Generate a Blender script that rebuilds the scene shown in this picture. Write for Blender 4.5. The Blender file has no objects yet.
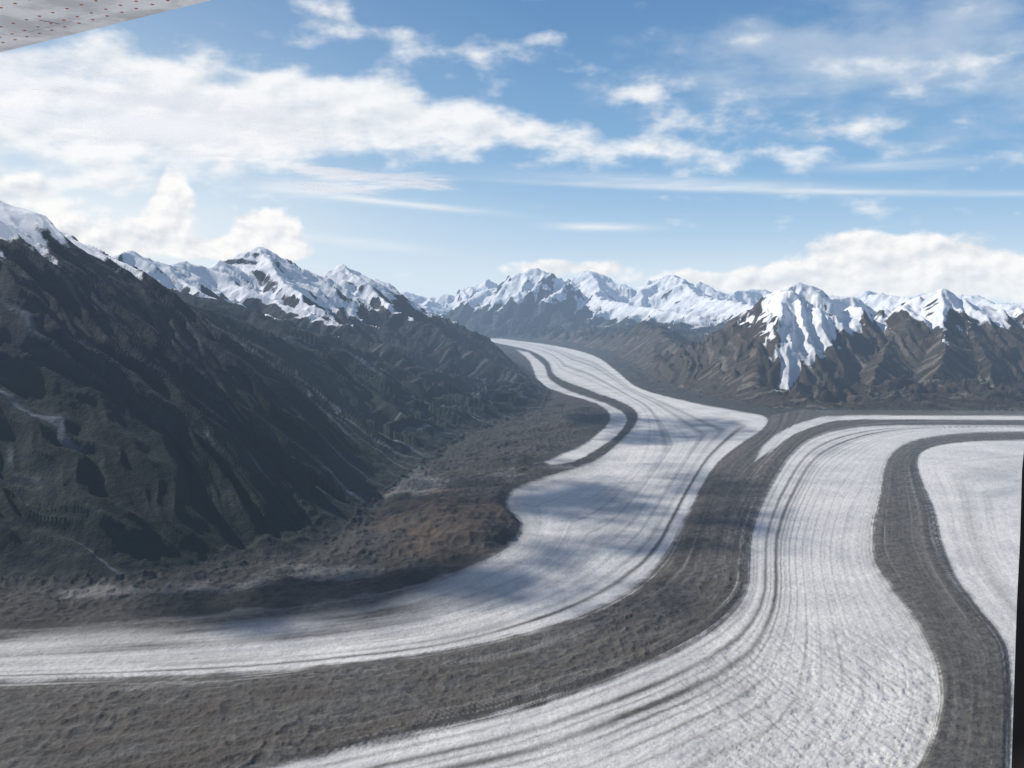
import bpy, bmesh, math, random, numpy as np, time
from mathutils import Vector, Matrix
T0=time.time()
F32=np.float32
scene=bpy.context.scene
scene.view_settings.view_transform='Standard'
scene.view_settings.look='None'
scene.view_settings.exposure=0
col0=scene.collection
SAZ=math.radians(-60); SEL=math.radians(36)
Sd=Vector((math.sin(SAZ)*math.cos(SEL),math.cos(SAZ)*math.cos(SEL),math.sin(SEL)))

# ------------------------------------------------------------------ survey
H=1500.0; FPX=1000.0; PITCH=math.atan(0.084)
cp,sp=math.cos(PITCH),math.sin(PITCH)
def bearing(px,py):
    u=(px-512)/FPX; v=(384-py)/FPX
    return u, cp+sp*v, -sp+cp*v
def on_ground(px,py):
    x,y,z=bearing(px,py); k=H/-z
    return x*k,y*k
def at_range(px,py,ykm):
    x,y,z=bearing(px,py); k=ykm*1000/y
    return (x*k,y*k,H+z*k)
def ground_to_px(X,Y,Zh=0):
    a=cp*Y+sp*(H-Zh); b=sp*Y-cp*(H-Zh)
    return 512+FPX*X/a, 384-FPX*b/a

# ------------------------------------------------------------------ noise
rng=np.random.RandomState(7)
PERM=rng.permutation(256).astype(np.int32); PERM=np.concatenate([PERM,PERM,PERM[:2]])
ANG=rng.rand(256)*2*np.pi; GX=np.cos(ANG).astype(F32); GY=np.sin(ANG).astype(F32)
def perlin(x,y,seed=0):
    x=x.astype(F32)+F32(seed*17.37); y=y.astype(F32)+F32(seed*9.71)
    xi=np.floor(x); yi=np.floor(y)
    fx=x-xi; fy=y-yi
    xi=xi.astype(np.int32)&255; yi=yi.astype(np.int32)&255
    u=fx*fx*fx*(fx*(fx*6-15)+10); v=fy*fy*fy*(fy*(fy*6-15)+10)
    p0=PERM[xi]; p1=PERM[xi+1]
    a=PERM[p0+yi]; b=PERM[p1+yi]; c=PERM[p0+yi+1]; d=PERM[p1+yi+1]
    n00=GX[a]*fx+GY[a]*fy
    n10=GX[b]*(fx-1)+GY[b]*fy
    n01=GX[c]*fx+GY[c]*(fy-1)
    n11=GX[d]*(fx-1)+GY[d]*(fy-1)
    q0=n00+u*(n10-n00); q1=n01+u*(n11-n01)
    return (q0+v*(q1-q0))*1.5
def fbm(x,y,oct,seed=0,gain=0.5):
    r=0; a=1; f=1
    for i in range(oct):
        r=r+a*perlin(x*f,y*f,seed+i); a*=gain; f*=2.03
    return r
def ridged(x,y,oct,seed=0,gain=0.5):
    r=0; a=1; f=1; w=1
    for i in range(oct):
        n=1-np.abs(perlin(x*f,y*f,seed+i))*1.6
        n=n*np.abs(n)
        r=r+a*n*w; w=np.clip(n*1.2,0.15,1); a*=gain; f*=2.07
    return r
def sstep(a,b,x):
    t=np.clip((x-a)/(b-a),0,1); return t*t*(3-2*t)
def blur(Z,n):
    for ax in (0,1):
        pad=[(0,0),(0,0)]; pad[ax]=(n+1,n); c=np.cumsum(np.pad(Z,pad,mode='edge'),axis=ax,dtype=np.float64)
        Z=(np.take(c,range(2*n+1,c.shape[ax]),axis=ax)-np.take(c,range(0,c.shape[ax]-2*n-1),axis=ax))/(2*n+1)
    return Z

# ------------------------------------------------------------------ polylines
def catmull(pts,n=4):
    P=np.array(pts,float); P=np.vstack([2*P[0]-P[1],P,2*P[-1]-P[-2]]); out=[]
    for i in range(1,len(P)-2):
        for k in range(n):
            t=k/n
            out.append(0.5*((2*P[i])+(-P[i-1]+P[i+1])*t+(2*P[i-1]-5*P[i]+4*P[i+1]-P[i+2])*t*t+(-P[i-1]+3*P[i]-3*P[i+1]+P[i+2])*t**3))
    out.append(P[-2]); return np.array(out)
def dist_line(x,y,L):
    best=np.full(x.shape,1e18,F32)
    for (x0,y0),(x1,y1) in zip(L[:-1],L[1:]):
        dx,dy=F32(x1-x0),F32(y1-y0); q=dx*dx+dy*dy+F32(1e-9)
        t=np.clip(((x-F32(x0))*dx+(y-F32(y0))*dy)/q,0,1)
        d=(x-F32(x0)-t*dx)**2+(y-F32(y0)-t*dy)**2
        np.minimum(best,d,out=best)
    return np.sqrt(best)
def inside(x,y,L):
    c=np.zeros(x.shape,bool); n=len(L)
    for i in range(n):
        x0,y0=L[i]; x1,y1=L[(i+1)%n]
        if abs(y1-y0)<1e-9: continue
        cond=((y0>y)!=(y1>y))
        c^=cond&(x<(x1-x0)*(y-y0)/(y1-y0)+x0)
    return c
def signed(x,y,L):
    d=dist_line(x,y,np.vstack([L,L[:1]]))
    return np.where(inside(x,y,L),d,-d)

L0=catmull([(472,338.5),(500,344),(530,351),(548,362),(556,377),(590,391),(622,403),(637,414),(633,428),(617,445),(592,463),(550,478),(515,492),(508,508),(522,525),(512,545),(470,568),(400,592),(300,609),(200,620),(100,628),(0,634),(-200,645),(-700,660)])
L1l=[(766,418),(762,430),(737,447),(714,467),(697,495),(683,525),(668,555),(640,585),(590,612),(530,633),(450,652),(350,665),(200,677),(0,683),(-200,690),(-700,700)]
L1=catmull([(500,338.8),(555,346),(594,356),(616,371),(640,389),(692,403),(740,412)]+L1l)
L1b=catmull(L1l)
L2=catmull([(1800,426),(1200,426),(1024,426.5),(900,426),(850,429),(815,438),(792,455),(775,480),(762,505),(752,535),(750,565),(748,590),(735,612),(700,640),(620,678),(520,712),(400,742),(250,775),(0,825),(-700,930)])
L3=catmull([(1800,429),(1200,431),(1024,432),(960,434),(915,441),(893,453),(884,470),(880,495),(872,530),(873,560),(890,590),(915,625),(932,660),(938,700),(930,740),(915,775),(880,850),(820,980),(700,1300)])
L4=catmull([(1800,434),(1200,438),(1024,441),(965,443),(930,449),(918,460),(922,480),(935,510),(942,540),(955,575),(980,610),(1006,645),(1012,690),(1012,740),(1010,800),(1000,900),(950,1300)])
L5=catmull([(1800,440),(1400,460),(1300,500),(1250,560),(1300,700),(1400,1300)])
FA=np.vstack([L0,L1[::-1]])
FB=np.vstack([L2,[(-700,1300)],L3[::-1]])
FC=np.vstack([L4,[(2500,1300),(2500,436)]])
FT=catmull([(516,350),(530,362),(540,384),(566,395),(596,404),(610,416),(603,430),(580,447),(545,463),(572,463),(602,447),(622,430),(626,416),(606,404),(572,392),(550,380),(544,366),(528,352)],3)
FW=np.vstack([catmull([(755,462),(763,447),(783,431),(812,420),(850,415.8),(1024,416.6),(1800,416.6)],3),catmull([(1800,420.5),(1024,420.5),(860,420),(822,425),(792,436),(771,452)],3)])
M1=np.vstack([[(1800,412),(1024,412),(800,411)],L1b,[(-700,930)],L2[::-1]])
M2=np.vstack([L3,L4[::-1]])
valley_px=[(-900,605),(-300,596),(0,588),(80,590),(200,578),(300,560),(345,540),(385,500),(425,468),(470,436),(545,409),(552,392),(522,366),(490,351),(462,341),(470,337.5),(500,337.5),(530,340),(562,344),(603,351),(630,365),(652,382),(702,396),(770,410),(850,411),(1024,412),(1500,412),(2200,412),(2200,1500),(-900,1500)]
VAL=np.array([on_ground(*p) for p in valley_px])

# ------------------------------------------------------------------ ridges  (bearing, bearing, km)
R=[]
def ridge(grp,k,snow,pts,rib=350,amp=1.0,u=None): R.append((grp,k,snow,[at_range(*p) for p in pts],rib,amp,u))
ridge(0,.64,1830,[(-700,60,6),(-350,110,7),(-120,155,8),(0,200,8.5),(50,228,9),(100,260,9.6),(130,283,10),(175,300,10.6),(240,320,11.2),(300,346,11.6),(350,385,11.2)],300,1.05,(.5,.866))
ridge(0,.80,2300,[(130,283,10),(178,345,9.1),(235,415,8.1),(290,485,7.1)],260,.8,(.5,.866))
ridge(0,.80,2300,[(240,320,11.2),(290,375,10.3),(335,430,9.3),(375,470,8.6)],260,.8,(.5,.866))
ridge(0,.80,2300,[(0,200,8.5),(40,300,7.7),(85,410,6.7),(125,500,6.0)],260,.8,(.5,.866))
ridge(0,.68,1850,[(150,280,13.5),(190,292,13),(240,303,13),(300,328,12.8),(380,368,12.5),(440,412,12)],280,1.3,(.5,.866))
ridge(0,.74,2000,[(240,303,13),(330,360,11.8),(400,410,10.8),(440,440,10)],220,1.1)
ridge(1,.54,1120,[(20,250,15),(60,262,15.2),(90,255,15.5),(110,260,15.8),(130,249,16),(145,259,16.4),(160,266,17),(185,257,17.6),(200,270,18),(220,262,18.5),(235,268,19),(246,258,19.2),(257,246,19.5),(268,260,19.8),(280,270,20),(295,268,20.3),(310,275,20.6),(325,275,20.8),(340,264,21),(352,277,21.3),(366,280,21.6),(385,293,22),(410,311,23),(440,325,24),(470,334,26)],520,1.5)
ridge(1,.70,1250,[(257,246,19.5),(300,296,17),(360,333,15.5),(430,375,14.8)],400,1.3)
ridge(1,.70,1250,[(340,264,21),(400,310,19),(450,335,18),(520,374,17)],400,1.3)
ridge(1,.70,1200,[(150,262,16.6),(200,292,15),(290,324,14.2),(370,350,14),(450,393,13.6)],400,1.3)
ridge(1,.68,1200,[(200,270,18),(260,292,16.8),(330,320,15.8),(400,350,15)],400,1.3)
ridge(2,.54,1100,[(640,362,19.5),(670,342,19.3),(700,325,19),(720,318,18.7),(738,303,18.5),(752,300,18.2),(769,281,18),(785,294,18.2),(800,281,18.5),(818,296,18.8),(830,300,19),(850,297,19.5),(865,309,19.8),(880,313,20),(900,305,19.4),(920,303,18.8),(941,286,18),(956,300,18),(970,303,18),(1000,313,18),(1020,307,18),(1060,315,18),(1150,300,18),(1300,280,18)],560,1.1)
ridge(2,.70,1400,[(738,303,18.5),(712,338,16.5),(690,374,15.6)],420,.9)
ridge(2,.70,1450,[(700,325,19),(672,350,18),(655,372,17.4)],420,.9)
ridge(2,.70,1380,[(769,281,18),(757,322,16.7),(742,360,15.4),(730,390,14.8)],420,.9)
ridge(2,.70,1200,[(850,297,19.5),(855,333,17.2),(842,365,15.6),(822,395,14.5)],420,.9)
ridge(2,.70,1180,[(900,305,19.4),(893,335,16.9),(878,362,15.6),(868,392,14.5)],420,.9)
ridge(2,.70,1120,[(941,286,18),(945,325,16.5),(938,365,15.2),(930,395,14.4)],420,.9)
ridge(2,.70,1180,[(941,286,18),(975,330,16.6),(990,365,15.4),(1000,395,14.4)],420,.9)
ridge(2,.70,1180,[(1020,307,18),(1045,350,16),(1060,385,14.8)],420,.9)
ridge(3,.52,1500,[(562,340,35),(590,326,31),(605,319,29),(620,307,28),(650,325,25.5),(690,352,22)],800,1.4)
ridge(3,.62,1500,[(620,307,28),(610,332,25.5),(622,352,23.5)],500,1.2)
ridge(3,.62,1500,[(650,325,25.5),(645,345,23),(655,362,21)],500,1.2)
ridge(4,.52,1250,[(420,326,46),(450,314,46),(465,308,46),(480,304,46),(492,298,46),(508,292,46),(518,286,46),(534,267,46),(546,283,46),(560,290,46),(580,305,45),(605,318,43)],900,1.3)
ridge(4,.66,1750,[(534,267,46),(526,300,43),(510,326,41)],800,1.2)
ridge(4,.66,1750,[(534,267,46),(556,302,43),(572,328,40)],800,1.2)
ridge(4,.66,1500,[(492,298,46),(482,318,43),(470,330,41)],700,1.2)
ridge(5,.50,500,[(-200,290,52),(300,292,52),(380,297,52),(405,291,52),(430,298,52),(445,294,52),(460,295,52),(478,287,52),(490,279,52),(500,287,52),(512,276,52),(525,290,52),(545,292,51),(560,286,50),(575,284,49),(590,270,50),(602,286,50),(614,281,49),(626,288,49),(640,289,48),(656,282,49),(672,273,50),(685,286,50),(700,281,49),(715,290,48),(730,294,48),(745,290,49),(762,288,50),(780,293,50),(800,292,50),(850,297,48),(870,290,48),(900,298,48),(925,293,48),(950,299,48),(975,294,48),(1000,303,48),(1100,300,48),(1300,292,48)],1100,1.5)
ridge(5,.58,650,[(590,270,50),(600,298,44),(640,306,40),(700,315,34)],900,1.5)
ridge(5,.58,650,[(672,273,50),(700,296,44),(740,303,36),(790,310,28)],900,1.5)
ridge(5,.58,650,[(430,298,52),(420,311,44),(440,320,38)],900,1.5)
ridge(5,.58,600,[(850,297,40),(885,293,38),(920,299,36),(960,293,36),(1000,304,34),(1100,300,32)],900,1.5)

# ------------------------------------------------------------------ grid
NC,NR=1300,1400
az=np.radians(np.linspace(-38,38,NC)); rr=1500*np.exp(np.linspace(0,math.log(75000/1500),NR))
AZ,RR=np.meshgrid(az,rr)
X=(RR*np.sin(AZ)).astype(F32).ravel(); Y=(RR*np.cos(AZ)).astype(F32).ravel(); RRf=RR.astype(F32).ravel()
dF=-signed(X,Y,VAL)             # >0 outside the valley
N=X.size
z=np.zeros(N,F32); grp=np.full(N,-1,np.int8); snowl=np.full(N,1500,F32); rib=np.zeros(N,F32); gul=np.zeros(N,F32); rib0=np.zeros(N,F32)
o=np.where(dF>-50)[0]; x=X[o]; y=Y[o]; r=RRf[o]; df=dF[o]
wamp=np.clip(r*0.005,30,220)
wx=x+wamp*fbm(x/900,y/900,4,3); wy=y+wamp*fbm(x/900,y/900,4,13)
iso=ridged(wx/1300,wy/1300,7,21,0.52)-0.9
small=fbm(x/170,y/170,4,41)
hb=np.full(o.size,-1e9,F32); gb=np.full(o.size,-1,np.int8); sb=np.full(o.size,1500,F32); rb=np.zeros(o.size,F32); gu=np.zeros(o.size,F32); r0b=np.zeros(o.size,F32); rhb=np.zeros(o.size,F32)
def vv(n): return 1-np.abs(n)*2.6
for ri,(g,k,sl,pts,rw,amp,u) in enumerate(R):
    P=np.array(pts)
    if u is None:
        u=P[-1,:2]-P[0,:2]; u=u/np.hypot(*u)
    reach=P[:,2].max()/k*1.15
    m=np.where((wx>P[:,0].min()-reach)&(wx<P[:,0].max()+reach)&(wy>P[:,1].min()-reach)&(wy<P[:,1].max()+reach))[0]
    if m.size==0: continue
    ax=wx[m]; ay=wy[m]
    bh=np.full(m.size,-1e9,F32); bd=np.zeros(m.size,F32); sd=np.zeros(m.size,F32)
    for a,b in zip(P[:-1],P[1:]):
        dx,dy=b[0]-a[0],b[1]-a[1]; L=math.hypot(dx,dy)
        t=np.clip(((ax-a[0])*dx+(ay-a[1])*dy)/(L*L),0,1)
        ex=ax-a[0]-t*dx; ey=ay-a[1]-t*dy
        d=np.sqrt(ex*ex+ey*ey); side=np.where(ex*dy-ey*dx>0,1,-1)
        h=a[2]+t*(b[2]-a[2])-k*d
        w=h>bh
        bh=np.where(w,h,bh); bd=np.where(w,d,bd); sd=np.where(w,side,sd)
    bs=(ax*u[0]+ay*u[1]).astype(F32)+(sd*37000 if g!=0 else 0)
    E1,E2,E3=(12,8,5) if g==0 else (8,5,3.5)
    bs=bs+rw*(.85 if g==0 else .6)*perlin(bs/(rw*3.5),bd/(rw*5),55)+(rw*.25*perlin(bs/rw,bd/(rw*1.3),56) if g==0 else 0)
    fc=1-.65*sstep(-80,250,bh-sl)
    n0=vv(perlin(bs/rw,bd/(rw*E1),60+ri))
    nr=n0+0.55*vv(perlin(bs/(rw*.43),bd/(rw*.43*E2),90+ri))*fc+(.22 if g==0 else .24)*vv(perlin(bs/(rw*.24),bd/(rw*.24*E3*1.4),120+ri))*fc
    nr=nr+(1.7 if g==0 else .7)*vv(perlin(bs/(rw*2.7),bd/(rw*(20 if g==0 else 10)),200+(0 if g==0 else ri)))-.35
    nr=nr-0.55
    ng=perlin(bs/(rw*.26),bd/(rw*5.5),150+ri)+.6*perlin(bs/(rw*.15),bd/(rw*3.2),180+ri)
    cap=1-.15*sstep(100,500,bh-sl) if g!=0 else 1
    RH=nr*np.minimum(bd*0.18,rw*0.20)*amp*cap
    h=bh+RH
    w=h>hb[m]; mm=m[w]
    hb[mm]=h[w]; gb[mm]=g; sb[mm]=sl; rb[mm]=nr[w]; gu[mm]=ng[w]; r0b[mm]=n0[w]; rhb[mm]=RH[w]
base=150+140*iso+np.minimum(df*0.05,200)
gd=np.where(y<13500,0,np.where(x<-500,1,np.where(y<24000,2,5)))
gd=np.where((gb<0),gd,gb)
hbase=np.maximum(hb-rhb,base)
icecap=1-.5*sstep(0,350,hb-sb)
amp=np.clip(hbase*0.09,8,110)*np.clip(r/9000,0.7,1.8)*icecap*np.where(gd==0,.22,np.where(gd==2,.36,.55))
hm=hbase+iso*amp+small*np.clip(r*0.0011,3,16)*icecap
env=0.42*df+0.35*np.maximum(df-250,0)+12*small
q=110.0
hm=np.minimum(np.maximum(hm,-50),3200)
hm=np.where(np.abs(hm-env)<q, np.minimum(hm,env)-((q-np.abs(hm-env))**2)/(4*q), np.minimum(hm,env))
hm=hm+rhb*sstep(0,700,df)
hm=np.where(df>0,np.maximum(hm,0),0)
z[o]=hm; grp[o]=gd; snowl[o]=sb; rib[o]=rb; gul[o]=gu; rib0[o]=r0b
# hanging glacier apron on the main right-hand face (mapped by its bearings)
SADD=np.zeros(N,F32)
mg=np.where((grp==2)&(Y>13000)&(Y<20500))[0]
bx,by=ground_to_px(X[mg],Y[mg],z[mg])
cxx=np.interp(by,[285,305,325,350,390],[800,816,813,799,782]); hw=np.interp(by,[280,292,310,326,340,358,376,394],[56,44,62,54,38,21,11,5])
nn_=fbm(X[mg]/420,Y[mg]/420,5,99)
SADD[mg]=(1-sstep(.35,1.5,np.abs(bx-cxx)/hw+.6*nn_+.30*np.maximum(rib[mg],-.3)))*(by>280)*(1-sstep(382,397,by))
print('mountains',time.time()-T0)
# ---- valley
v=np.where(dF<=60)[0]; x=X[v]; y=Y[v]; r=RRf[v]
gx,gy=ground_to_px(x,y); gx=gx.astype(F32); gy=gy.astype(F32)
ns=fbm(x/140,y/140,4,5)
wob=2.4*ns*np.clip((gy-330)/120,0.2,1.6)
sA=signed(gx,gy,FA); sB=signed(gx,gy,FB); sC=signed(gx,gy,FC); sT=signed(gx,gy,FT); sW=signed(gx,gy,FW)
s1=signed(gx,gy,M1); s2=signed(gx,gy,M2)
d0,d1,d2,d3,d4,d5=[dist_line(gx,gy,L) for L in (L0,L1,L2,L3,L4,L5)]
flow=np.where(sA>0,d0/(d0+d1+1e-3),np.where(sB>0,2+d2/(d2+d3+1e-3),np.where(sC>0,4+d4/(d4+d5+1e-3),np.where(s2>0,3+d3/(d3+d4+1e-3),1+d1/(d1+d2+1e-3))))).astype(F32)
ice=np.maximum.reduce([sA,sB,sC,sT,sW])
inA=sA>0; inB=sB>0; inC=sC>0; inm=(s1>0)|(s2>0)
t=flow-np.floor(flow)
t=np.where(inB,d2/(d2+np.minimum(d3,150)+1e-3),t)
al=gy-.6*gx                      # rises down-glacier
along=al/90
tw=t+0.003*ns+.007*perlin(flow,along,44)
def line(c,w): return np.exp(-((tw-c)/w)**2)
fy=np.clip((gy-400)/200,0,1)
brk=.85+.45*perlin(flow*3,along*1.0,45)
left=sstep(600,380,gx)*sstep(555,595,gy)
dA=0.95*line(.885,.018)*sstep(415,440,gy)+0.35*line(.80,.02)+0.3*line(.70,.010)+0.28*line(.60,.012)+.28*line(.48,.01)+.28*line(.36,.012)+.95*np.exp(-(tw/.36)**2)*left+.4*line(.45,.08)*left+.3*line(.65,.03)*left+0.3*np.exp(-(tw/.08)**2)+0.4*line(.3,.02)*(1-fy)+.45*line(.45,.03)*(1-fy)+.4*line(.7,.03)*(1-fy)
dA=dA+.38*sstep(.1,.9,fbm(flow*6,along*.7,4,46))*(t<.85)
lines=0
for i,(c_,w_,a_) in enumerate([(.125,.015,.9),(.165,.006,.45),(.210,.017,1.0),(.25,.007,.65),(.28,.005,.4),(.32,.006,.5),(.37,.005,.35),(.43,.006,.4),(.5,.005,.3),(.58,.006,.35),(.66,.005,.28),(.75,.006,.3),(.05,.010,.4),(.95,.02,.3),(.88,.01,.25)]):
    lines=lines+line(c_,w_)*a_
dB=lines+.08*sstep(.2,1.,fbm(flow*12,along*.4,3,47))
crev=ridged(along*12+flow*4,flow*9,3,49,.6)
cz=sstep(590,680,gy)*sstep(620,760,gx)
dB=dB+.20*sstep(.5,1.2,crev)*cz
dC=0.25*line(.1,.02)+.15*line(.3,.05)+.2*sstep(.1,1.,fbm(flow*9,along*.7,4,48))
streak=(perlin(flow*24,along*.5,77)*np.where(inB,.22,.4)+perlin(flow*60,along*.7,78)*.38+perlin(flow*120,along*1.0,80)*.36+perlin(flow*9,along*.35,79)*np.where(inB,.2,.45))
qe=np.clip((gy-395)/110,.28,1.7)
edge=sstep(-2.6,3.2,(ice+(wob*0.35+streak*2.6)*qe)/qe)
deb=1-edge
deb=deb-(1-edge)*.5*sstep(.1,.6,streak+.2*ns)*np.exp(ice/12)*inm*np.minimum(qe,1)
deb=deb+edge*np.clip(np.where(inA,dA,np.where(inB,dB,np.where(inC,dC,0.05)))*brk+0.22*streak+0.05*ns,0,1)
deb=np.maximum(deb,.88*np.exp(-(d0/12)**2)*left)
deb=np.clip(deb,0,1)
lump=fbm(flow*4,along*1.2,4,31,.5)
fine=fbm(x/38,y/38,4,36)
hum=ridged(x/90,y/90,4,32,0.55)-.7
hum2=fbm(x/380,y/380,4,35)
rdg=1-2.4*np.abs(perlin(flow*8,along*.9,37))
zi=1.5*fbm(x/60,y/60,3,51)+1.2*streak-5*sstep(.5,1.2,crev)*inB*cz
def gb_(px,py,a,b): return np.exp(-(((gx-px)/a)**2+((gy-py)/b)**2))
mound=gb_(455,530,62,30)
smooth=np.exp(np.minimum(ice,0)/16)*sstep(520,420,gx)
calm=.55+.45*sstep(-.3,.5,fbm(x/500,y/500,3,96))
zdeb=np.where(inm,13+np.where(s1>0,6,3)*lump+np.where(s1>0,2.6,1.6)*fine+np.where(s1>0,6.5,1.0)*hum*calm+np.where(s1>0,2.0,.7)*rdg,np.where(gx<700,14+(10*hum+30*hum2+2.6*fine)*(1-.5*mound)*(1-.8*smooth)+75*mound*(1+.5*hum2),8+6*hum))
depth=np.clip(-ice/14,0,1)
zv=zi*edge+(1-edge)*zdeb*np.clip(depth*1.5,0.25,1)
vz=np.maximum(zv,-5)+6
z[v]=np.where(dF[v]>0,np.maximum(z[v],0)+vz,vz)
DEB=np.ones(N,F32); STR=np.zeros(N,F32); TONE=np.zeros(N,F32); SHELF=np.zeros(N,F32)
DEB[v]=deb
n3=fbm(x/260,y/260,5,91)
TONE[v]=np.clip(np.where(inm,np.where(s1>0,.45,.05)+.5*fbm(flow*4,along*.5,4,93)+.2*perlin(flow*18,along*.6,94)+.35*n3,gb_(455,528,84,38)*1.15*(1+.6*n3)+gb_(555,428,50,24)*.5+.10*n3-.06),0,1)
fan=gb_(405,486,36,16)*1.5+gb_(330,575,60,10)*1.0+gb_(505,478,40,8)*.5+gb_(565,466,30,6)*.6+gb_(110,596,80,7)*.9+gb_(230,588,50,8)*.8
STR[v]=np.where(inm|(ice>0),streak,fan*(1+.8*n3))
SHELF[v]=np.clip(sstep(-600,100,dF[v])+smooth*.7,0,1)
cls=np.full(N,10,np.int8)
c=np.where(ice>-0.3,11,np.where(s1>0,12,np.where(s2>0,13,10))); cls[v]=c
mt=dF>30; cls[mt]=np.where(grp[mt]<0,5,grp[mt])
print('valley',time.time()-T0)
Z=z.reshape(NR,NC)
def slope_of(Z):
    dzr=np.gradient(Z,axis=0)/np.gradient(RR,axis=0); dza=np.gradient(Z,axis=1)/(RR*(az[1]-az[0]))
    return np.sqrt(dzr**2+dza**2).ravel().astype(F32)
sl_b=slope_of(blur(Z,4)); slope=np.where(grp==0,sl_b,sl_b*.8+slope_of(Z)*.2)
n1=fbm(X/1000,Y/1000,4,71)
far=(grp==1)|(grp==4)
snow=np.minimum((z-snowl)/240,1.4)+n1*.7-np.clip(slope-np.where(far,.62,.66),-.3,1.0)*np.where(far,3.0,2.4)-np.maximum(rib0-.1,0)*np.where(far,1.2,.75)-rib*.10-np.where(grp==4,.30*np.maximum(rib,-.6),0)+np.where(grp==0,.25+.5*fbm(X/160,Y/160,3,73),0)
snow=np.where(SADD>0,np.maximum(snow,SADD*1.6-.7),snow)
snow[dF<30]=-3
SN=np.clip(snow,-3,3).astype(F32)
HT=np.clip(z/1500,0,2).astype(F32)

# ------------------------------------------------------------------ node helpers
class E:
    def __init__(s,nt,sock): s.nt=nt; s.s=sock
    def _m(s,op,*a,clamp=False):
        n=s.nt.nodes.new('ShaderNodeMath'); n.operation=op; n.use_clamp=clamp
        for i,v in enumerate((s,)+a):
            if isinstance(v,E): s.nt.links.new(v.s,n.inputs[i])
            else: n.inputs[i].default_value=float(v)
        return E(s.nt,n.outputs[0])
    def __add__(s,o): return s._m('ADD',o)
    __radd__=__add__
    def __sub__(s,o): return s._m('SUBTRACT',o)
    def __rsub__(s,o): return (s*-1)+o
    def __mul__(s,o): return s._m('MULTIPLY',o)
    __rmul__=__mul__
    def __truediv__(s,o): return s._m('DIVIDE',o)
    def clamp(s): return s._m('ADD',0,clamp=True)
    def exp(s): return s._m('EXPONENT')
    def max(s,o): return s._m('MAXIMUM',o)
    def min(s,o): return s._m('MINIMUM',o)
    def step(s,a,b):
        n=s.nt.nodes.new('ShaderNodeMapRange'); n.interpolation_type='SMOOTHSTEP'
        s.nt.links.new(s.s,n.inputs[0]); n.inputs[1].default_value=a; n.inputs[2].default_value=b
        n.inputs[3].default_value=0; n.inputs[4].default_value=1
        return E(s.nt,n.outputs[0])
def attr(nt,name):
    n=nt.nodes.new('ShaderNodeAttribute'); n.attribute_name=name; return E(nt,n.outputs['Fac'])
def mixc(nt,f,a,b):
    n=nt.nodes.new('ShaderNodeMix'); n.data_type='RGBA'
    if isinstance(f,E): nt.links.new(f.s,n.inputs[0])
    else: n.inputs[0].default_value=f
    for i,vv_ in ((6,a),(7,b)):
        if isinstance(vv_,E): nt.links.new(vv_.s,n.inputs[i])
        else: n.inputs[i].default_value=(*vv_,1)
    return E(nt,n.outputs[2])
def noise(nt,vec,scale,detail=4,rough=.55,lac=2.0):
    n=nt.nodes.new('ShaderNodeTexNoise'); n.inputs['Scale'].default_value=scale
    n.inputs['Detail'].default_value=detail; n.inputs['Roughness'].default_value=rough
    if vec is not None: nt.links.new(vec.s if isinstance(vec,E) else vec,n.inputs['Vector'])
    return E(nt,n.outputs[0])
def newmat(name):
    m=bpy.data.materials.new(name); m.use_nodes=True; nt=m.node_tree
    b=nt.nodes['Principled BSDF']; b.inputs['Roughness'].default_value=.9
    b.inputs['Specular IOR Level'].default_value=.1
    return m,nt,b
def bump(nt,b,h,strength,dist):
    n=nt.nodes.new('ShaderNodeBump'); n.inputs['Strength'].default_value=strength; n.inputs['Distance'].default_value=dist
    nt.links.new(h.s,n.inputs['Height']); nt.links.new(n.outputs[0],b.inputs['Normal'])
def posn(nt):
    return nt.nodes.new('ShaderNodeNewGeometry').outputs['Position']
def painted_haze(m,nt,b,L=88000):
    """distance haze painted into the ground material as emission, by world position"""
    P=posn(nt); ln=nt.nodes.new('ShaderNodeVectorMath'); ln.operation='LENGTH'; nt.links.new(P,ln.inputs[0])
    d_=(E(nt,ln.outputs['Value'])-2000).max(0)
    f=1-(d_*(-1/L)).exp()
    em=nt.nodes.new('ShaderNodeEmission'); em.inputs[0].default_value=(.37,.52,.73,1)  # blue glow mixed into the surface stands in for haze
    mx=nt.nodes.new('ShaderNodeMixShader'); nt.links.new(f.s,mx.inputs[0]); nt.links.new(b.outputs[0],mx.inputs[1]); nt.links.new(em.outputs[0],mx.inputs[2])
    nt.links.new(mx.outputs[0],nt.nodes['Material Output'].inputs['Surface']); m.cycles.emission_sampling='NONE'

gm,nt,b=newmat('ice_and_debris')
P=posn(nt); D=attr(nt,'debris'); S=attr(nt,'streak'); TN=attr(nt,'tone')
nf=noise(nt,P,1/40,6,.64); nm=noise(nt,P,1/500,5,.6); nc=noise(nt,P,1/14,4,.62)
d=(D+(nf-.5)*.5*(D*(1-D)*4+.06)).clamp()
icec=mixc(nt,(nm*1.5-.32+S*.6).clamp(),(.44,.44,.44),(.82,.80,.765))
icec=mixc(nt,(nc.step(.46,.66))*.36,icec,(.34,.345,.35))
mor=mixc(nt,nf.step(.32,.68),(.062,.060,.056),(.132,.126,.118))
mor=mixc(nt,(TN*1.1+(nm-.5)*.6-.05).clamp()*.75,mor,(.084,.072,.061))
mor=mixc(nt,(S*.6+nc*.7-.25).clamp()*.5,mor,(.185,.180,.172))
cc=mixc(nt,d,icec,mor)
nt.links.new(cc.s,b.inputs['Base Color'])
bump(nt,b,nf*.85+nc*(D*.3+.4),1.0,8); painted_haze(gm,nt,b)
def gravel(nt,nf,nm,nc,shelf):
    mor=mixc(nt,nf.step(.3,.7),(.036,.035,.034),(.086,.081,.075))
    mor=mixc(nt,nm.step(.46,.58)*.65,mor,(.042,.039,.036))
    return mixc(nt,shelf*.65,mor,(.042,.044,.043))
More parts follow.
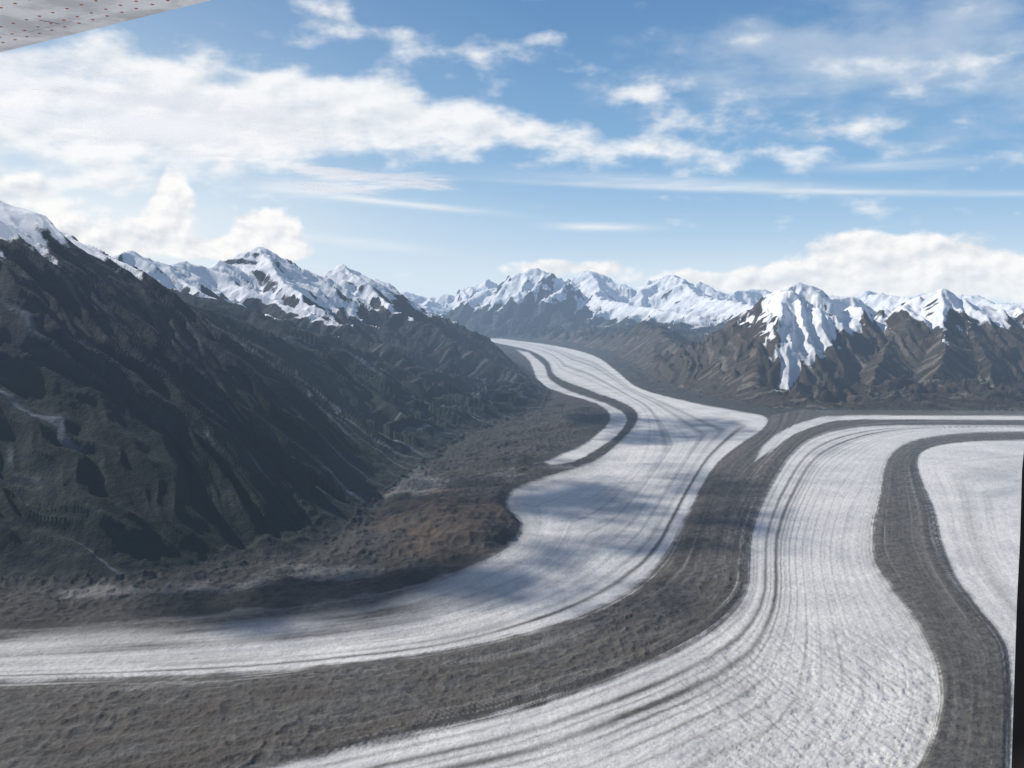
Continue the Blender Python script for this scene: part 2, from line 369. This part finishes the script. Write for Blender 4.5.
vm,nt,b=newmat('valley_debris')
P=posn(nt); nf=noise(nt,P,1/50,6,.64); nm=noise(nt,P,1/420,6,.62); nc=noise(nt,P,1/13,4,.64); TN=attr(nt,'tone'); S=attr(nt,'streak')
mor=gravel(nt,nf,nm,nc,attr(nt,'shelf'))
mor=mixc(nt,(TN+(nf-.5)*.5+(nm-.5)*.6).step(.2,1.0)*.8,mor,(.092,.068,.053))
mor=mixc(nt,(S+(nf-.5)*.7+(nm-.5)*.8).step(.3,.8)*.8,mor,(.165,.162,.155))
D=attr(nt,'debris'); mor=mixc(nt,D,(.55,.54,.52),mor)
nt.links.new(mor.s,b.inputs['Base Color']); bump(nt,b,nf+nc*.3,1.0,10); painted_haze(vm,nt,b)
def rockmat(name,dark,light,brown,veg,vegamt,fs,scr=1.7,gs=.4,sc=.75,st0=.80):
    m,nt,b=newmat(name); P=posn(nt)
    SNn=attr(nt,'snow'); RB=attr(nt,'rib'); HTn=attr(nt,'height'); GU=attr(nt,'gully')
    nf=noise(nt,P,1/(60*fs),7,.68); nm=noise(nt,P,1/(500*fs),6,.62); nc=noise(nt,P,1/(18*fs),4,.66)
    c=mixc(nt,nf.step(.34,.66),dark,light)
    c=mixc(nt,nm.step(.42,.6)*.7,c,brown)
    vg=((HTn*-1+.75+nm*.5-(GU*.25)).step(.25,.6))*((nf*1.0).step(.35,.6))*vegamt
    c=mixc(nt,vg,c,veg)
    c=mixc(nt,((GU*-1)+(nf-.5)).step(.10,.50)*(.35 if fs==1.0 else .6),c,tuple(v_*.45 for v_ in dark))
    scree=((GU*1.0+nf*.6-RB*.12+nm*.5).step(st0,st0+.3))*((HTn*-1+1.35).step(.1,.7))*sc
    c=mixc(nt,scree,c,tuple(v_*scr+.02 for v_ in light))
    if fs==1.0:
        c=mixc(nt,(HTn*-1+(nf-.5)*.10+.05).step(.0,.05),c,gravel(nt,nf,nm,nc,nf*0+1))
    s=(SNn+(nf-.5)*.9+(nc-.5)*.3+GU*gs).step(-.12,.24)
    sc1=mixc(nt,nm,(.70,.72,.76),(.86,.86,.87))
    sc1=mixc(nt,(HTn*-1+1.0+(nf-.5)*.6).step(.1,.7)*.6,sc1,(.46,.46,.46))
    c=mixc(nt,s,c,sc1)
    nt.links.new(c.s,b.inputs['Base Color'])
    bump(nt,b,(nf+nc*.3+GU*(.08 if fs==1.0 else .35))*(1-s*.8),1.0,(20 if fs==1.0 else 30*fs)); painted_haze(m,nt,b)
    return m
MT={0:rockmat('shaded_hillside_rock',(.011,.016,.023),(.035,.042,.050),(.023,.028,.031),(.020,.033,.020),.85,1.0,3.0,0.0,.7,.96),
    1:rockmat('snowy_range_rock',(.016,.020,.026),(.052,.055,.060),(.036,.036,.037),(.022,.030,.020),.6,1.6,1.7,.45),
    2:rockmat('brown_massif_rock',(.029,.025,.023),(.100,.083,.069),(.082,.062,.047),(.046,.044,.030),.5,1.5,1.5,.8),
    3:rockmat('brown_ridge_rock',(.036,.031,.028),(.108,.090,.075),(.090,.068,.052),(.048,.046,.030),.5,2.2,1.3),
    4:rockmat('dark_peak_rock',(.012,.016,.024),(.045,.048,.056),(.034,.036,.041),(.03,.04,.03),.3,3.0,1.7,1.0),
    5:rockmat('icefield_peak_rock',(.020,.024,.032),(.060,.062,.070),(.045,.046,.050),(.05,.055,.04),.3,3.5,1.7,.6)}

# ------------------------------------------------------------------ split into objects
CO=np.stack([X,Y,z],1).astype(F32)
idx=np.arange(N).reshape(NR,NC)
quads=np.stack([idx[:-1,:-1],idx[:-1,1:],idx[1:,1:],idx[1:,:-1]],-1).reshape(-1,4)
qc=cls[quads[:,0]]
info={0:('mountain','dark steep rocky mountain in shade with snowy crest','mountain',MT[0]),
 1:('mountain','snow-capped dark mountain range beside the glacier','mountain',MT[1]),
 2:('mountain','brown craggy massif with snowfields above the ice confluence','mountain',MT[2]),
 3:('hill','brown rocky ridge bordering the upper glacier','hill',MT[3]),
 4:('mountain','dark pyramidal peak streaked with snow','mountain',MT[4]),
 5:('mountain','distant white icefield peaks along the horizon','mountain',MT[5]),
 10:('ground','brown hummocky gravel valley floor beside the ice','ground',vm),
 11:('glacier','white streaked valley glacier winding between mountains','glacier',gm),
 12:('moraine','wide dark rubble moraine band curving between ice streams','moraine',gm),
 13:('moraine','dark grey rubble moraine stripe on white ice','moraine',gm)}
for cid,(name,label,cat,mat) in info.items():
    f=quads[qc==cid]
    if len(f)==0: continue
    used=np.zeros(N,bool); used[f.ravel()]=True; ids=np.where(used)[0]
    remap=np.zeros(N,np.int32); remap[ids]=np.arange(ids.size); ff=remap[f].astype(np.int32)
    me=bpy.data.meshes.new(name); me.vertices.add(ids.size); me.vertices.foreach_set('co',CO[ids].ravel())
    me.loops.add(ff.size); me.loops.foreach_set('vertex_index',ff.ravel())
    me.polygons.add(len(ff)); me.polygons.foreach_set('loop_start',np.arange(0,ff.size,4,dtype=np.int32))
    me.update(calc_edges=True); me.shade_smooth()
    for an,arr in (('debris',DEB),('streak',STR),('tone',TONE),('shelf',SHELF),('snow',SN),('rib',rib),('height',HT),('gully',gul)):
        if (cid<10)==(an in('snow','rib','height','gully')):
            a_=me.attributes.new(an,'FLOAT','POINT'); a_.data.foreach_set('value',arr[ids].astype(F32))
    me.materials.append(mat)
    ob=bpy.data.objects.new(name,me); col0.objects.link(ob)
    ob['kind']='structure'; ob['label']=label; ob['category']=cat
print('meshes',time.time()-T0)
def mesh_obj(name,vs,fs,mats):
    me=bpy.data.meshes.new(name); me.from_pydata(vs,[],fs); me.update()
    for m_ in mats: me.materials.append(m_)
    ob=bpy.data.objects.new(name,me); col0.objects.link(ob); return ob
# the icefield under and behind the aircraft
vs=[(0,0,4)]; n_=0
angs=[math.radians(-38+76*i/24) for i in range(25)]
for a_ in angs: vs.append((1500*math.sin(a_),1500*math.cos(a_),4))
fs=[(0,i+1,i) for i in range(1,25)]
back=[math.radians(38+284*i/40) for i in range(41)]; b0=len(vs)
for a_ in back: vs.append((40000*math.sin(a_),40000*math.cos(a_),4))
fs+=[(0,b0+i+1,b0+i) for i in range(40)]
g2=mesh_obj('ground',vs,fs,[gm]); g2['kind']='structure'; g2['label']='white ice plain below the aircraft'; g2['category']='ground'

# ------------------------------------------------------------------ sun + world light
sl=bpy.data.lights.new('sun','SUN'); sl.energy=5.0; sl.angle=math.radians(.5); sl.color=(1,.95,.87)
so=bpy.data.objects.new('sun',sl); col0.objects.link(so); so.rotation_euler=(-Sd).to_track_quat('-Z','Y').to_euler(); so.location=(0,0,6000)
w=bpy.data.worlds.new('World'); scene.world=w; w.use_nodes=True; nt=w.node_tree; nt.nodes.clear()
out=nt.nodes.new('ShaderNodeOutputWorld'); bg=nt.nodes.new('ShaderNodeBackground'); nt.links.new(bg.outputs[0],out.inputs[0])
bg.inputs[1].default_value=.115
sky=nt.nodes.new('ShaderNodeTexSky'); sky.sky_type='NISHITA'; sky.sun_disc=False
sky.sun_elevation=SEL; sky.sun_rotation=SAZ; sky.altitude=2300; sky.air_density=1.0; sky.dust_density=.6; sky.ozone_density=1.5
nt.links.new(sky.outputs[0],bg.inputs[0])

# ------------------------------------------------------------------ sky dome with cloud decks
dm=bpy.data.materials.new('cloudy_sky'); dm.use_nodes=True; nt=dm.node_tree; nt.nodes.clear()
om=nt.nodes.new('ShaderNodeOutputMaterial'); em=nt.nodes.new('ShaderNodeEmission'); nt.links.new(em.outputs[0],om.inputs[0]); dm.cycles.emission_sampling='NONE'
gp=posn(nt); sb_=nt.nodes.new('ShaderNodeVectorMath'); sb_.operation='SUBTRACT'; nt.links.new(gp,sb_.inputs[0]); sb_.inputs[1].default_value=(0,0,H)
nn=nt.nodes.new('ShaderNodeVectorMath'); nn.operation='NORMALIZE'; nt.links.new(sb_.outputs[0],nn.inputs[0])
sx=nt.nodes.new('ShaderNodeSeparateXYZ'); nt.links.new(nn.outputs[0],sx.inputs[0])
DX,DY,DZ=[E(nt,sx.outputs[i]) for i in range(3)]
A=DX._m('ARCTAN2',DY); El=DZ._m('ARCSINE')
def AE(px,py):
    x,y,zz=bearing(px,py); return math.atan2(x,y),math.atan2(zz,math.hypot(x,y))
def comb(a,b_,c):
    n=nt.nodes.new('ShaderNodeCombineXYZ')
    for i,v_ in enumerate((a,b_,c)):
        if isinstance(v_,E): nt.links.new(v_.s,n.inputs[i])
        else: n.inputs[i].default_value=v_
    return E(nt,n.outputs[0])
def blob(px,py,sxp,syp,wt,tilt=0):
    a0,e0=AE(px,py); sa=sxp/1000; se=syp/1000
    da=A-a0; de=El-e0+da*tilt
    return ((da*da)*(-1/sa**2)+(de*de)*(-1/se**2)).exp()*wt
Zc=DZ.max(0.0)+.24
Nh=noise(nt,comb(DX/Zc,DY/Zc,0),5.2,7,.52)
Np=noise(nt,comb(A,El*1.8,1.7),18,7,.53)
Np2=noise(nt,comb(A-.007,El*1.8+.014,1.7),18,4,.50)
Nb=noise(nt,comb(A,El*1.8,.7),9,5,.55)
Bh=blob(60,108,220,50,.74)+blob(230,120,170,36,.52,-.1)+blob(350,98,110,26,.38)+blob(430,128,170,24,.38,.05)+blob(600,146,160,20,.35,.1)+blob(760,152,130,12,.25,.05)
Bh=Bh+blob(545,40,44,11,.40)+blob(650,92,46,14,.46)+blob(330,33,110,11,.28)+blob(60,182,120,12,.46)+blob(120,62,90,14,.3)
Bh=Bh+blob(720,118,60,12,.28)+blob(600,70,60,10,.22)+blob(470,55,60,10,.20)+blob(860,128,60,8,.24)+blob(940,122,70,10,.28)+blob(800,72,80,10,.22)+blob(905,92,70,10,.22)+blob(990,60,60,10,.20)
dens=Bh+(Nh-.5)*1.0+(Np-.5)*1.35+(Nb-.5)*.6-.20
Ah=dens.step(-.06,.52)
Bw=blob(960,95,160,66,.60)+blob(770,62,150,36,.52)+blob(930,15,200,34,.45)+blob(640,120,120,26,.35)+blob(480,60,160,30,.25)
Aw=(Bw+(Nh-.5)*2.0+(Np-.5)*1.0-.20).step(0,.95)*.55
qx,qy=A,El*1.35
Nq=noise(nt,comb(qx,qy,.3),26,8,.53)
Nq2=noise(nt,comb(qx-.005,qy+.008,.3),26,5,.52)
Bq=blob(172,188,15,24,.78)+blob(165,218,24,20,.66)+blob(262,228,36,24,.80)+blob(250,250,80,10,.45)+blob(110,247,130,12,.48)+blob(40,228,70,22,.48)+blob(20,190,60,18,.5)
Bq=Bq+blob(870,252,62,22,.74)+blob(935,262,60,20,.60)+blob(1010,275,70,22,.66)+blob(800,276,50,14,.55)+blob(575,268,90,9,.56)+blob(700,280,80,8,.44)+blob(850,285,160,13,.6)
dq=Bq+(Nq-.5)*1.0-.27
Aq=dq.step(-.03,.22)
Ns=noise(nt,comb(A*6,El*60,.9),3,5,.6)
st=blob
As=(st(405,204,75,3.0,.9,.09)+st(300,188,45,8,.7,.05)+st(800,191,260,2.8,.5,.05)+st(600,227,42,3.5,.8,.02)+st(360,243,60,5,.45,.1)+st(690,183,150,6,.4,.06)+st(900,165,60,5,.4))*(Ns*1.6+.1)
Av=blob(100,235,330,60,.58)+blob(80,245,170,40,.32)+blob(0,150,260,120,.46)+blob(560,290,520,30,.40)+blob(900,290,300,36,.40)
t1=El.step(-.02,.14); t2=El.step(.06,.34)
c=mixc(nt,t1,(.61,.755,.88),(.28,.50,.755))
c=mixc(nt,t2,c,(.115,.26,.51))
c=mixc(nt,((A*-1.2)+.05).clamp()*.4,c,(.50,.67,.84))
c=mixc(nt,Av.clamp(),c,(.76,.85,.92))
c=mixc(nt,As.clamp(),c,(.88,.91,.94))
c=mixc(nt,Aw,c,(.64,.72,.81))
shade_h=((Np-Np2)*3.0+.90-(dens*.20)).clamp()
ch=mixc(nt,shade_h,(.63,.70,.78),(.97,.975,.98))
shade_q=((Nq-Nq2)*3.0+.80-(dq*.15)).clamp()
cq=mixc(nt,shade_q,(.60,.66,.74),(1.0,.99,.98))
c=mixc(nt,Ah*.93,c,ch)
low=(El.step(-.01,.05))*.35+.61
c=mixc(nt,Aq*low,c,cq)
nt.links.new(c.s,em.inputs[0]); em.inputs[1].default_value=1
vs=[];fs=[]; RD=120000; na,ne=60,20
for j in range(ne+1):
    e_=math.radians(-4+28*j/ne)
    for i in range(na+1):
        a_=math.radians(-42+84*i/na); vs.append((RD*math.sin(a_)*math.cos(e_),RD*math.cos(a_)*math.cos(e_),H+RD*math.sin(e_)))
for j in range(ne):
    for i in range(na):
        p=j*(na+1)+i; fs.append((p,p+1,p+na+2,p+na+1))
dome=mesh_obj('sky',vs,fs,[dm]); dome.data.shade_smooth(); dome['kind']='structure'; dome['label']='blue summer sky with white cloud banks'; dome['category']='sky'

# ------------------------------------------------------------------ real low clouds that shade the ice
cm=bpy.data.materials.new('thin_cloud'); cm.use_nodes=True; nt=cm.node_tree; nt.nodes.clear()
om=nt.nodes.new('ShaderNodeOutputMaterial'); tco=nt.nodes.new('ShaderNodeTexCoord')
sx=nt.nodes.new('ShaderNodeSeparateXYZ'); nt.links.new(tco.outputs['Object'],sx.inputs[0])
ox,oy=E(nt,sx.outputs[0]),E(nt,sx.outputs[1])
P=posn(nt); n_=noise(nt,P,1/1100,7,.60)
ra=((ox*ox)+(oy*oy))
al_=((n_-.5)*3.6+.78-ra*.8).step(0,1.0)*(1-ra.step(.55,1.0))*.93
tr=nt.nodes.new('ShaderNodeBsdfTransparent'); di=nt.nodes.new('ShaderNodeBsdfDiffuse'); tl=nt.nodes.new('ShaderNodeBsdfTranslucent')
di.inputs[0].default_value=(.95,.95,.95,1); tl.inputs[0].default_value=(.95,.95,.95,1)
m1=nt.nodes.new('ShaderNodeMixShader'); m1.inputs[0].default_value=.75; nt.links.new(di.outputs[0],m1.inputs[1]); nt.links.new(tl.outputs[0],m1.inputs[2])
m2=nt.nodes.new('ShaderNodeMixShader'); nt.links.new(al_.s,m2.inputs[0]); nt.links.new(tr.outputs[0],m2.inputs[1]); nt.links.new(m1.outputs[0],m2.inputs[2]); nt.links.new(m2.outputs[0],om.inputs[0])
def cloud(gpx,gpy,sx_,sy_):
    gx_,gy_=on_ground(gpx,gpy); kk=3100/Sd.z; cx_,cy_=gx_+Sd.x*kk,gy_+Sd.y*kk
    vs=[];fs=[];n=16
    for j in range(n+1):
        for i in range(n+1):
            u_,v_=-1+2*i/n,-1+2*j/n; vs.append((u_,v_,.00+.03*math.sin(u_*5)*math.cos(v_*4)))
    for j in range(n):
        for i in range(n): p=j*(n+1)+i; fs.append((p,p+1,p+n+2,p+n+1))
    ob=mesh_obj('cloud',vs,fs,[cm]); ob.location=(cx_,cy_,3100); ob.scale=(sx_,sy_,900)
    ob.data.shade_smooth(); ob['kind']='structure'; ob['label']='thin ragged white cloud sheet drifting over the valley'; ob['category']='cloud'
cloud(590,500,1800,2400); cloud(650,425,1500,2200); cloud(430,595,1700,900)

# ------------------------------------------------------------------ light aircraft parts
paint,nt,b=newmat('weathered_white_paint'); b.inputs['Roughness'].default_value=.35; b.inputs['Specular IOR Level'].default_value=.5
P=posn(nt); n1_=noise(nt,P,6,6,.65); n2_=noise(nt,P,45,4,.65)
c=mixc(nt,n1_.step(.40,.62),(.93,.95,.98),(.62,.64,.67)); c=mixc(nt,n2_.step(.64,.72)*.4,c,(.50,.30,.24)); nt.links.new(c.s,b.inputs['Base Color'])
rivm,nt,b=newmat('rusty_rivet'); b.inputs['Base Color'].default_value=(.42,.11,.08,1)
edgem,nt,b=newmat('dark_seal'); b.inputs['Base Color'].default_value=(.06,.06,.065,1)
O=Vector((-.91,3.09,H+.9)); ev=Vector((-.833,.553,0)).normalized(); nv=Vector((-.553,-.833,0)).normalized(); up=Vector((0,0,1))
O=O-nv*.035
def W(s,c_,h): return O+ev*s+nv*c_+up*h
def extr(name,sec,s0,s1,mats):
    n=len(sec); vs=[W(s,c_,h) for s in (s0,s1) for c_,h in sec]
    fs=[(i,(i+1)%n,n+(i+1)%n,n+i) for i in range(n)]+[tuple(range(n))[::-1],tuple(range(n,2*n))]
    return mesh_obj(name,[tuple(q_) for q_ in vs],fs,mats)
plane=bpy.data.objects.new('light_aircraft',None); plane.location=(0,0,H-.6); col0.objects.link(plane)
plane['label']='small high-wing aircraft with white riveted wing and dark door frame'; plane['category']='aircraft'
wing=extr('wing',[(.128,.0),(.20,-.004),(.8,-.02),(1.4,.0),(1.56,.05),(1.58,.09),(1.5,.14),(1.2,.19),(.7,.18),(.128,.07)],-2.0,6,[paint,rivm,edgem])
flap=extr('flap',[(.0,.018),(.004,.010),(.012,.006),(.05,.002),(.122,.0),(.122,.06),(.004,.024)],-2.0,6,[paint,rivm,edgem])
for fi in (0,1,6): flap.data.polygons[fi].material_index=2
random.seed(4)
def bot(c_): return -(c_-.128)*.056 if c_<.2 else -.004-(c_-.2)*.0267
def add_rivets(ob,rows,s0,s1,step,h0,seams=()):
    bm=bmesh.new(); bm.from_mesh(ob.data)
    for ci,cc in enumerate(rows):
        s=s0
        while s<s1:
            r_=.0065; ring=[]; c0=cc
            for a_ in range(8):
                an=a_*math.pi/4; ring.append(bm.verts.new(W(s+r_*math.cos(an),c0+r_*math.sin(an),h0(c0)+.0002)))
            tip=[bm.verts.new(W(s+r_*.5*math.cos(a_*math.pi/4),c0+r_*.5*math.sin(a_*math.pi/4),h0(c0)-.0018)) for a_ in range(8)]
            for a_ in range(8):
                f_=bm.faces.new((ring[a_],ring[(a_+1)%8],tip[(a_+1)%8],tip[a_])); f_.material_index=1
            f_=bm.faces.new(tip); f_.material_index=1
            s+=step*random.uniform(.96,1.04)
    for (sa,ca,sb2,cb) in seams:                     # lapped panel joints standing 1.5 mm proud
        d_=Vector((sb2-sa,cb-ca)).normalized()*.0022; e_=Vector((-d_.y,d_.x))
        q_=[]
        for (s_,c_,sg) in ((sa,ca,1),(sa,ca,-1),(sb2,cb,-1),(sb2,cb,1)):
            q_.append(bm.verts.new(W(s_+e_.x*sg,c_+e_.y*sg,h0(c_)-.0015)))
        f_=bm.faces.new(q_); f_.material_index=2
    bm.to_mesh(ob.data); bm.free()
seams=[(s_,.129,s_,.198) for s_ in (.12,.62,1.12,1.62,2.12)]
add_rivets(wing,[.148,.225,.35],-.4,2.2,.075,bot,seams)
add_rivets(flap,[.096],-.4,2.2,.075,lambda c_: .0007)
flap.parent=wing; wing.parent=plane
fm,nt,b=newmat('dark_trim'); P=posn(nt); n_=noise(nt,P,40,4,.6)
c=mixc(nt,n_,(.012,.010,.010),(.03,.024,.022)); nt.links.new(c.s,b.inputs['Base Color']); b.inputs['Roughness'].default_value=.7
pts=[(1034,330,.63),(1027,420,.62),(1022,470,.62),(1020,540,.61),(1017,600,.61),(1014,690,.60),(1011,780,.59),(1008,900,.57)]
bm=bmesh.new(); rings=[]
for px,py,dd in pts:
    x_,y_,z_=bearing(px,py); p=Vector((x_*dd,y_*dd,z_*dd+H))
    sec=[(0,0),(.004,-.008),(.02,-.012),(.09,-.012),(.13,.05),(.042,.05)]
    rings.append([bm.verts.new(p+Vector((a_,b__,0))) for a_,b__ in sec])
for r0,r1 in zip(rings[:-1],rings[1:]):
    for i in range(6): bm.faces.new((r0[i],r0[(i+1)%6],r1[(i+1)%6],r1[i]))
bm.faces.new(rings[0]); bm.faces.new(rings[-1][::-1])
me=bpy.data.meshes.new('door_frame'); bm.to_mesh(me); bm.free(); me.materials.append(fm)
df_=bpy.data.objects.new('door_frame',me); col0.objects.link(df_); df_.parent=plane
bpy.context.view_layer.update()
inv=plane.matrix_world.inverted()
for ob in (wing,df_): ob.matrix_parent_inverse=inv

# ------------------------------------------------------------------ camera
cam=bpy.data.cameras.new('camera'); cam.sensor_width=36; cam.lens=36*FPX/1024; cam.clip_start=.05; cam.clip_end=250000
co=bpy.data.objects.new('camera',cam); col0.objects.link(co); co.location=(0,0,H)
co.rotation_euler=(math.pi/2-PITCH,0,0); scene.camera=co
print('done',time.time()-T0)
